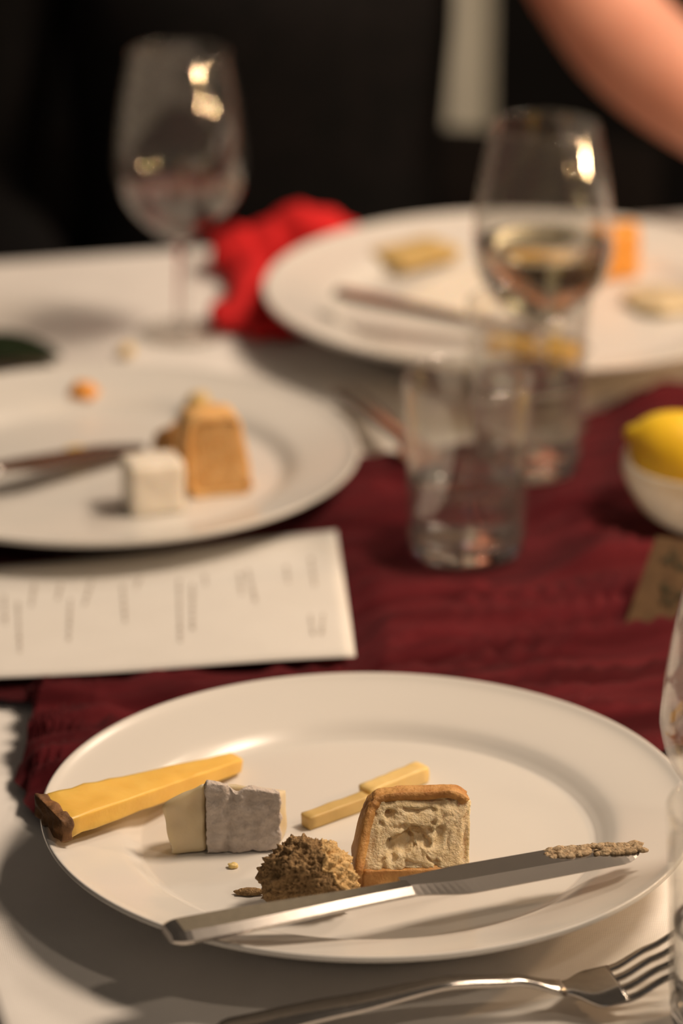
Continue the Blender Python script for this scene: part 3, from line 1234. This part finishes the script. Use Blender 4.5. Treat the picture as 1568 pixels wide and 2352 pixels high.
cols = [((8, 1372), (10, 1432)), ((38, 1385), (46, 1498)), ((78, 1340), (74, 1395)), ((142, 1342), (136, 1378)), ((162, 1378), (158, 1472)), ((206, 1338), (198, 1392)),
        ((284, 1345), (286, 1438)), ((318, 1330), (316, 1352)), ((408, 1330), (416, 1476)), ((442, 1340), (446, 1450)), ((470, 1322), (468, 1346)),
        ((546, 1318), (552, 1372)), ((572, 1306), (586, 1386)), ((656, 1300), (662, 1340)), ((712, 1284), (722, 1346)), ((712, 1412), (716, 1462)), ((740, 1412), (742, 1456))]
for a, b in cols:
    ua, va = card_uv(*a)
    ub, vb = card_uv(*b)
    n = max(2, int(abs(vb - va) / .035))
    parts = []
    rr = random.Random(int(a[0] * 7 + a[1]))
    t = 0.0
    while t < 1.0:
        ln = rr.uniform(.10, .24) * 60 / max(40, math.hypot(a[0] - b[0], a[1] - b[1]))
        t2 = min(1.0, t + ln)
        u0, v0 = lerp(ua, ub, t), lerp(va, vb, t)
        u1, v1 = lerp(ua, ub, t2), lerp(va, vb, t2)
        hw = .0026 * rr.uniform(.7, 1.2)
        parts.append(([mc(u0 - hw, v0, .00025) - o0, mc(u0 + hw, v0, .00025) - o0, mc(u1 + hw, v1, .00025) - o0, mc(u1 - hw, v1, .00025) - o0], [(0, 1, 2, 3)]))
        t = t2 + ln * .35
    obj('print_line', *join_parts(parts), MATS['ink'], menu, smooth_shade=False)
tag(menu, 'white menu card with faint columns of print on the runner', 'menu')

# ------------------------------------------------------------------ lemon in a frosted bowl and the kraft tag before it
prof = curve_profile([(.016, .0), (.024, .0015), (.036, .010), (.0435, .022), (.0465, .030), (.0464, .036)], 5)
inn = [(max(r - .0022, 0), z + .0012) for r, z in prof[::-1]]
full = [(0, .0002)] + prof + [(.0452, .0374)] + inn[1:] + [(0, .0022)]
bw = obj('frosted_bowl', *lathe(full, 72), MATS['frosted_bowl'], loc=(BOWL.x, BOWL.y, T + .0030))
tag(bw, 'small milky white bowl at the right edge under the yellow fruit', 'bowl')
pl = []
for i in range(41):
    t = i / 40
    x = lerp(-.042, .042, t)
    r = .0235 * math.sqrt(max(0, 1 - (x / .0385)**2)) if abs(x) < .0385 else 0
    tip = .0055 * math.sqrt(max(0, 1 - ((abs(x) - .034) / .008)**2)) if abs(x) > .026 else 0
    pl.append((max(r, tip), x))
pl[0] = (0, pl[0][1])
pl[-1] = (0, pl[-1][1])
v, f = lathe(pl, 48)
lm = obj('lemon', v, f, MATS['lemon_peel'], loc=(P(1597, 1028, .055)))
lm.location = PY(1606, 1062, BOWL.y)
lm.rotation_euler = Euler((0, math.radians(-68), math.radians(-8)))
tag(lm, 'bright yellow lemon resting in the small milky bowl', 'lemon')

t0 = [P(1430, 1447, .0040), P(1640, 1486, .0040), P(1706, 1258, .0400), P(1507, 1231, .0400)]
o0 = t0[0].copy()
tg = empty('kraft_tag', o0)
nrm = (t0[1] - t0[0]).cross(t0[3] - t0[0]).normalized()
V = [p - o0 for p in t0] + [p - o0 - nrm * .0008 for p in t0]
obj('card', V, [(0, 1, 2, 3), (7, 6, 5, 4), (0, 4, 5, 1), (1, 5, 6, 2), (2, 6, 7, 3), (3, 7, 4, 0)], MATS['kraft'], tg, smooth_shade=False)


def tq(u, v):
    return (t0[0] * (1 - u) + t0[1] * u) * (1 - v) + (t0[3] * (1 - u) + t0[2] * u) * v + nrm * .0003 - o0


for u0, v0, u1, v1 in ((.16, .78, .48, .70), (.22, .86, .34, .80), (.24, .50, .62, .40), (.30, .38, .46, .34), (.55, .30, .70, .26)):
    mk = []
    n = 14
    for i in range(n):
        t = i / (n - 1)
        u, v_ = lerp(u0, u1, t), lerp(v0, v1, t) + .03 * math.sin(t * 19 + u0 * 30)
        w = .020 + .012 * math.sin(t * 11)
        mk += [tq(u, v_ - w), tq(u, v_ + w)]
    obj('written_mark', mk, [(2 * i, 2 * i + 2, 2 * i + 3, 2 * i + 1) for i in range(n - 1)], MATS['green_ink'], tg, smooth_shade=False)
tag(tg, 'brown kraft paper tag with dark marks leaning before the milky bowl', 'tag')

# ------------------------------------------------------------------ red napkin and leaf
def gp(px, py, z):
    return P(px, py, z)


blobs = []
Zr = lambda X, Y, z: (X, Y, T + z)
blobs.append((Zr(-0.022, 2.209, 0.017), (.026, .024, .0205)))
blobs.append((Zr(-0.004, 2.206, 0.013), (.018, .022, .015)))
blobs.append((Zr(-0.043, 2.204, 0.012), (.018, .022, .016)))
blobs.append((Zr(-0.065, 2.199, 0.010), (.017, .024, .0155)))
blobs.append((Zr(-.056, 2.175, .008), (.013, .030, .010)))
blobs.append((Zr(-.053, 2.130, .007), (.016, .032, .009)))
blobs.append((Zr(-.058, 2.085, .007), (.021, .026, .010)))
blobs.append((Zr(-.040, 2.070, .005), (.024, .022, .007)))
parts = [ellipsoid(c, r, 24, 14) for c, r in blobs]
v, f = join_parts(parts)
o0 = Vector(Zr(-.05, 2.13, 0))
nk = obj('napkin', local(v, o0), f, MATS['red_cloth'], loc=o0)
md = nk.modifiers.new('remesh', 'REMESH')
md.mode = 'VOXEL'
md.voxel_size = .0020
apply_mods(nk)
for _ in range(1):
    for vv in nk.data.vertices:
        q = vv.co
        r1 = 1 - abs(noise.noise(Vector((q.x * 60, q.y * 28, q.z * 45)))) * 2
        r2 = noise.noise(q * 110)
        vv.co += vv.normal * (.0030 * r1 - .001 + .0010 * r2)
        vv.co.z = max(vv.co.z, .0006)
nk.data.polygons.foreach_set('use_smooth', [True] * len(nk.data.polygons))
nk.data.update()
tag(nk, 'crumpled bright red cloth napkin beside the large far plate', 'napkin')

lf = []
ff = []
n, m = 24, 8
la, lb = P(-150, 806, .003), P(142, 814, .004)
ax = (lb - la)
LL = ax.length
ax.normalize()
ay = Vector((-ax.y, ax.x, 0))
o0 = la.lerp(lb, .5)
for sh in (0, 1):
    for i in range(n + 1):
        t = i / n
        wd = .026 * math.sin(PI * min(1, t * .96 + .04))**.6 * (1 - .2 * t)
        for j in range(-m, m + 1):
            s = j / m
            p = la + ax * (t * LL) + ay * (s * wd)
            p.z = T + .0030 + .008 * math.sin(PI * t) - .002 * abs(s) * math.sin(PI * t) - .0006 * sh + .0008 * math.sin(t * 40 - abs(s) * 6) * (1 - abs(s))
            lf.append(p - o0)
R_ = 2 * m + 1
M1 = R_ * (n + 1)
for i in range(n):
    for j in range(2 * m):
        p = i * R_ + j
        ff.append((p, p + 1, p + R_ + 1, p + R_))
        ff.append((M1 + p, M1 + p + R_, M1 + p + R_ + 1, M1 + p + 1))
    for j in (0, 2 * m):
        p = i * R_ + j
        ff.append((p, p + R_, M1 + p + R_, M1 + p))
lv = obj('leaf', lf, ff, MATS['leaf'], loc=o0)
tag(lv, 'dark green leaf lying on the cloth behind the left plate', 'leaf')

# ------------------------------------------------------------------ the diner and the chair
SX, SY = -.058, 2.47


def skin_mesh(name, chain, radii, edges, mat_, parent, root_i=0, sub=2):
    me = bpy.data.meshes.new(name)
    me.from_pydata([tuple(c) for c in chain], edges, [])
    o = bpy.data.objects.new(name, me)
    COL.objects.link(o)
    md = o.modifiers.new('skin', 'SKIN')
    md.use_smooth_shade = True
    md.use_x_symmetry = False
    sv = me.skin_vertices[0].data
    for i, r in enumerate(radii):
        sv[i].radius = r if isinstance(r, tuple) else (r, r)
        sv[i].use_root = (i == root_i)
    s = o.modifiers.new('sub', 'SUBSURF')
    s.levels = s.render_levels = sub
    apply_mods(o)
    o.data.materials.clear()
    o.data.materials.append(mat_)
    o.data.polygons.foreach_set('use_smooth', [True] * len(o.data.polygons))
    if parent:
        o.parent = parent
    return o


pr = empty('person', (SX, SY, 0.45))
B0 = Vector((SX, SY, 0.45))
elbow = PY(1425, 88, 2.35) - B0
wrist = PY(1835, 425, 2.21) - B0
J, E, R = [], [], []


def add(p, r, par=None):
    J.append(Vector(p))
    R.append(r)
    if par is not None:
        E.append((par, len(J) - 1))
    return len(J) - 1


pel = add((0, 0, .10), (.135, .095))
wai = add((0, .005, .24), (.115, .085), pel)
che_ = add((0, .0, .40), (.140, .100), wai)
upc = add((0, .005, .50), (.110, .080), che_)
nk0 = add((0, -.005, .575), (.050, .050), upc)
nk1 = add((0, -.02, .63), (.048, .05), nk0)
hd0 = add((0, -.03, .69), (.068, .082), nk1)
hd1 = add((0, -.03, .755), (.076, .095), hd0)
hd2 = add((0, -.02, .82), (.055, .07), hd1)
nose = add((0, -.128, .715), (.010, .012), hd0)
# arms
for side in (1, -1):
    sh = add((side * .165, .0, .525), (.055, .055), upc)
    if side == 1:
        el, wr = elbow, wrist
    else:
        el, wr = Vector((-.205, .03, .25)), Vector((-.11, -.20, .185))
    a1_ = add(Vector((side * .165, 0, .525)).lerp(el, .5), (.044, .044), sh)
    e_ = add(el, (.040, .040), a1_)
    f1 = add(el.lerp(wr, .3), (.040, .040), e_)
    f2 = add(el.lerp(wr, .75), (.030, .027), f1)
    w_ = add(wr, (.026, .020), f2)
    d = (wr - el).normalized()
    up = Vector((0, 0, 1))
    sd = d.cross(up).normalized() * (1 if side == 1 else 1)
    dn_ = Vector((0, 0, -1))
    dd = Vector((d.x, d.y, d.z * .3)).normalized()
    pm = add(wr + dd * .045, (.036, .015), w_)
    kn_ = [add(wr + dd * .085 + sd * s * .011, (.0105, .0105), pm) for s in (-3, -1, 1, 3)]
    for kk, ln in zip(kn_, (.034, .042, .045, .038)):
        b = J[kk]
        p1 = add(b + dd * ln + dn_ * .006, (.0092, .0092), kk)
        p2 = add(b + dd * ln * 1.65 + dn_ * .018, (.0082, .0082), p1)
        add(b + dd * ln * 2.05 + dn_ * .030, (.0072, .0072), p2)
    t1 = add(wr + dd * .030 + sd * -.042, (.011, .011), pm)
    t2 = add(wr + dd * .058 + sd * -.058 + dn_ * .006, (.0100, .0100), t1)
    add(wr + dd * .080 + sd * -.060 + dn_ * .014, (.0085, .0085), t2)
# legs
for side in (1, -1):
    hp = add((side * .085, -.05, .085), (.075, .075), pel)
    th = add((side * .10, -.24, .085), (.070, .070), hp)
    kne = add((side * .105, -.44, .075), (.056, .056), th)
    cal = add((side * .105, -.43, -.13), (.050, .050), kne)
    ank = add((side * .105, -.41, -.37), (.034, .034), cal)
    add((side * .11, -.53, -.418), (.036, .028), ank)
body = skin_mesh('body', J, R, E, MATS['skin'], pr, 0)

# sleeveless black dress over trunk and thighs
dJ = [(0, 0, .09), (0, .005, .24), (0, 0, .40), (0, .003, .47)]
dR = [(.150, .112), (.128, .098), (.152, .112), (.146, .106)]
dE = [(0, 1), (1, 2), (2, 3)]
for side in (1, -1):
    k = len(dJ)
    dJ += [(side * .085, -.06, .092), (side * .10, -.24, .092), (side * .105, -.40, .085)]
    dR += [(.088, .088), (.083, .083), (.078, .078)]
    dE += [(0, k), (k, k + 1), (k + 1, k + 2)]
skin_mesh('dress', dJ, dR, dE, MATS['black_cloth'], pr, 0)['label'] = 'black sleeveless dress'
hJ = [(0, .0, .68), (0, -.005, .76), (0, .0, .835), (0, .055, .60)]
hR = [(.080, .075), (.088, .092), (.060, .070), (.075, .045)]
skin_mesh('hair', hJ, hR, [(0, 1), (1, 2), (0, 3)], MATS['dark_hair'], pr, 0)
for side in (1, -1):
    ey = obj('eye', *ellipsoid((side * .029, -.104, .742), (.0125, .0085, .0065), 16, 10), MATS['porcelain'], pr)
    obj('iris', *ellipsoid((side * .029, -.1105, .742), (.0055, .0030, .0055), 14, 8), MATS['dark_hair'], ey)
    obj('eyebrow', *ellipsoid((side * .030, -.106, .765), (.017, .006, .0030), 14, 8), MATS['dark_hair'], pr)
    obj('ear', *ellipsoid((side * .080, -.012, .725), (.010, .018, .030), 14, 10), MATS['skin'], pr)
obj('mouth', *ellipsoid((0, -.104, .672), (.021, .009, .0055), 14, 8), MATS['lips'], pr)
sl = skin_mesh('sleeve', [(-.13, .0, .525), (-.165, .0, .525), (-.187, .016, .385), (-.205, .03, .25), (-.155, -.09, .215), (-.112, -.196, .186)],
               [(.055, .055), (.064, .064), (.055, .055), (.050, .050), (.044, .044), (.040, .036)], [(0, 1), (1, 2), (2, 3), (3, 4), (4, 5)], MATS['black_cloth'], pr, 0)
sl['label'] = 'black sleeve on the lowered arm'
tag(pr, 'person in black seated across the table with one bare arm on it', 'person')

ch = empty('chair', (SX, SY + .02, 0))
obj('seat', *box(0, 0, .425, .22, .21, .022), MATS['dark_wood'], ch, smooth_shade=False)
for sx in (-1, 1):
    for sy in (-1, 1):
        obj('leg', *box(sx * .19, sy * .18, .2015, .018, .018, .2015), MATS['dark_wood'], ch, smooth_shade=False)
V, Fc = [], []
n = 24
for i in range(n + 1):
    s = i / n * 2 - 1
    y = .215 - .03 * s * s
    zt_ = .700 - .010 * s * s
    V += [(s * .30, y, .46), (s * .30, y + .022, .46), (s * .30, y + .030, zt_), (s * .30, y + .008, zt_)]
for i in range(n):
    for k in range(4):
        Fc.append((i * 4 + k, i * 4 + (k + 1) % 4, (i + 1) * 4 + (k + 1) % 4, (i + 1) * 4 + k))
Fc += [(0, 1, 2, 3), tuple(n * 4 + k for k in range(4))]
obj('backrest', V, Fc, MATS['dark_wood'], ch)
tag(ch, 'dark low-backed chair under the person in black', 'chair')


# ------------------------------------------------------------------ two lit taper candles further along the table
def candle(x, y, fz_, label):
    root = empty('taper_candle', (x, y, T + .0012))
    hp = curve_profile([(.034, .0), (.034, .004), (.012, .008), (.008, .020), (.013, .030), (.0135, .040)], 4)
    obj('candle_holder', *lathe([(0, 0)] + hp + [(.0112, .040), (.0112, .026), (0, .026)], 40), MATS['steel'], root)
    top = fz_ - .020
    wp = [(0, .0265), (.0108, .0265), (.0100, top - .004), (.0085, top), (.004, top - .002), (0, top - .0025)]
    obj('wax', *lathe(wp, 32), MATS['wax'], root)
    obj('wick', *lathe([(0, top - .003), (.0008, top - .003), (.0007, top + .006), (0, top + .0065)], 8), MATS['ink'], root)
    fp = curve_profile([(.0008, top + .004), (.0042, top + .010), (.0048, top + .015), (.0030, top + .024), (.0008, top + .033)], 4)
    obj('flame', *lathe([(0, top + .0035)] + fp + [(0, top + .034)], 16), MATS['flame'], root)
    tag(root, label, 'candle', 'lit candles on the table')


mat('wax', (0.80, 0.74, 0.62), 0.4, (0.78, 0.71, 0.59), 20, sss=0.3)
fm = mat('flame', (1.0, 0.62, 0.25), 0.5)
fb_ = fm.node_tree.nodes['Principled BSDF']
fb_.inputs['Emission Color'].default_value = (1.0, 0.60, 0.30, 1)
fb_.inputs['Emission Strength'].default_value = 1250.0
candle(0.52, 1.48, .225, 'taller lit taper candle in a steel holder on the bare white cloth')
candle(0.58, 1.83, .170, 'shorter lit taper candle in a steel holder on the burgundy runner')
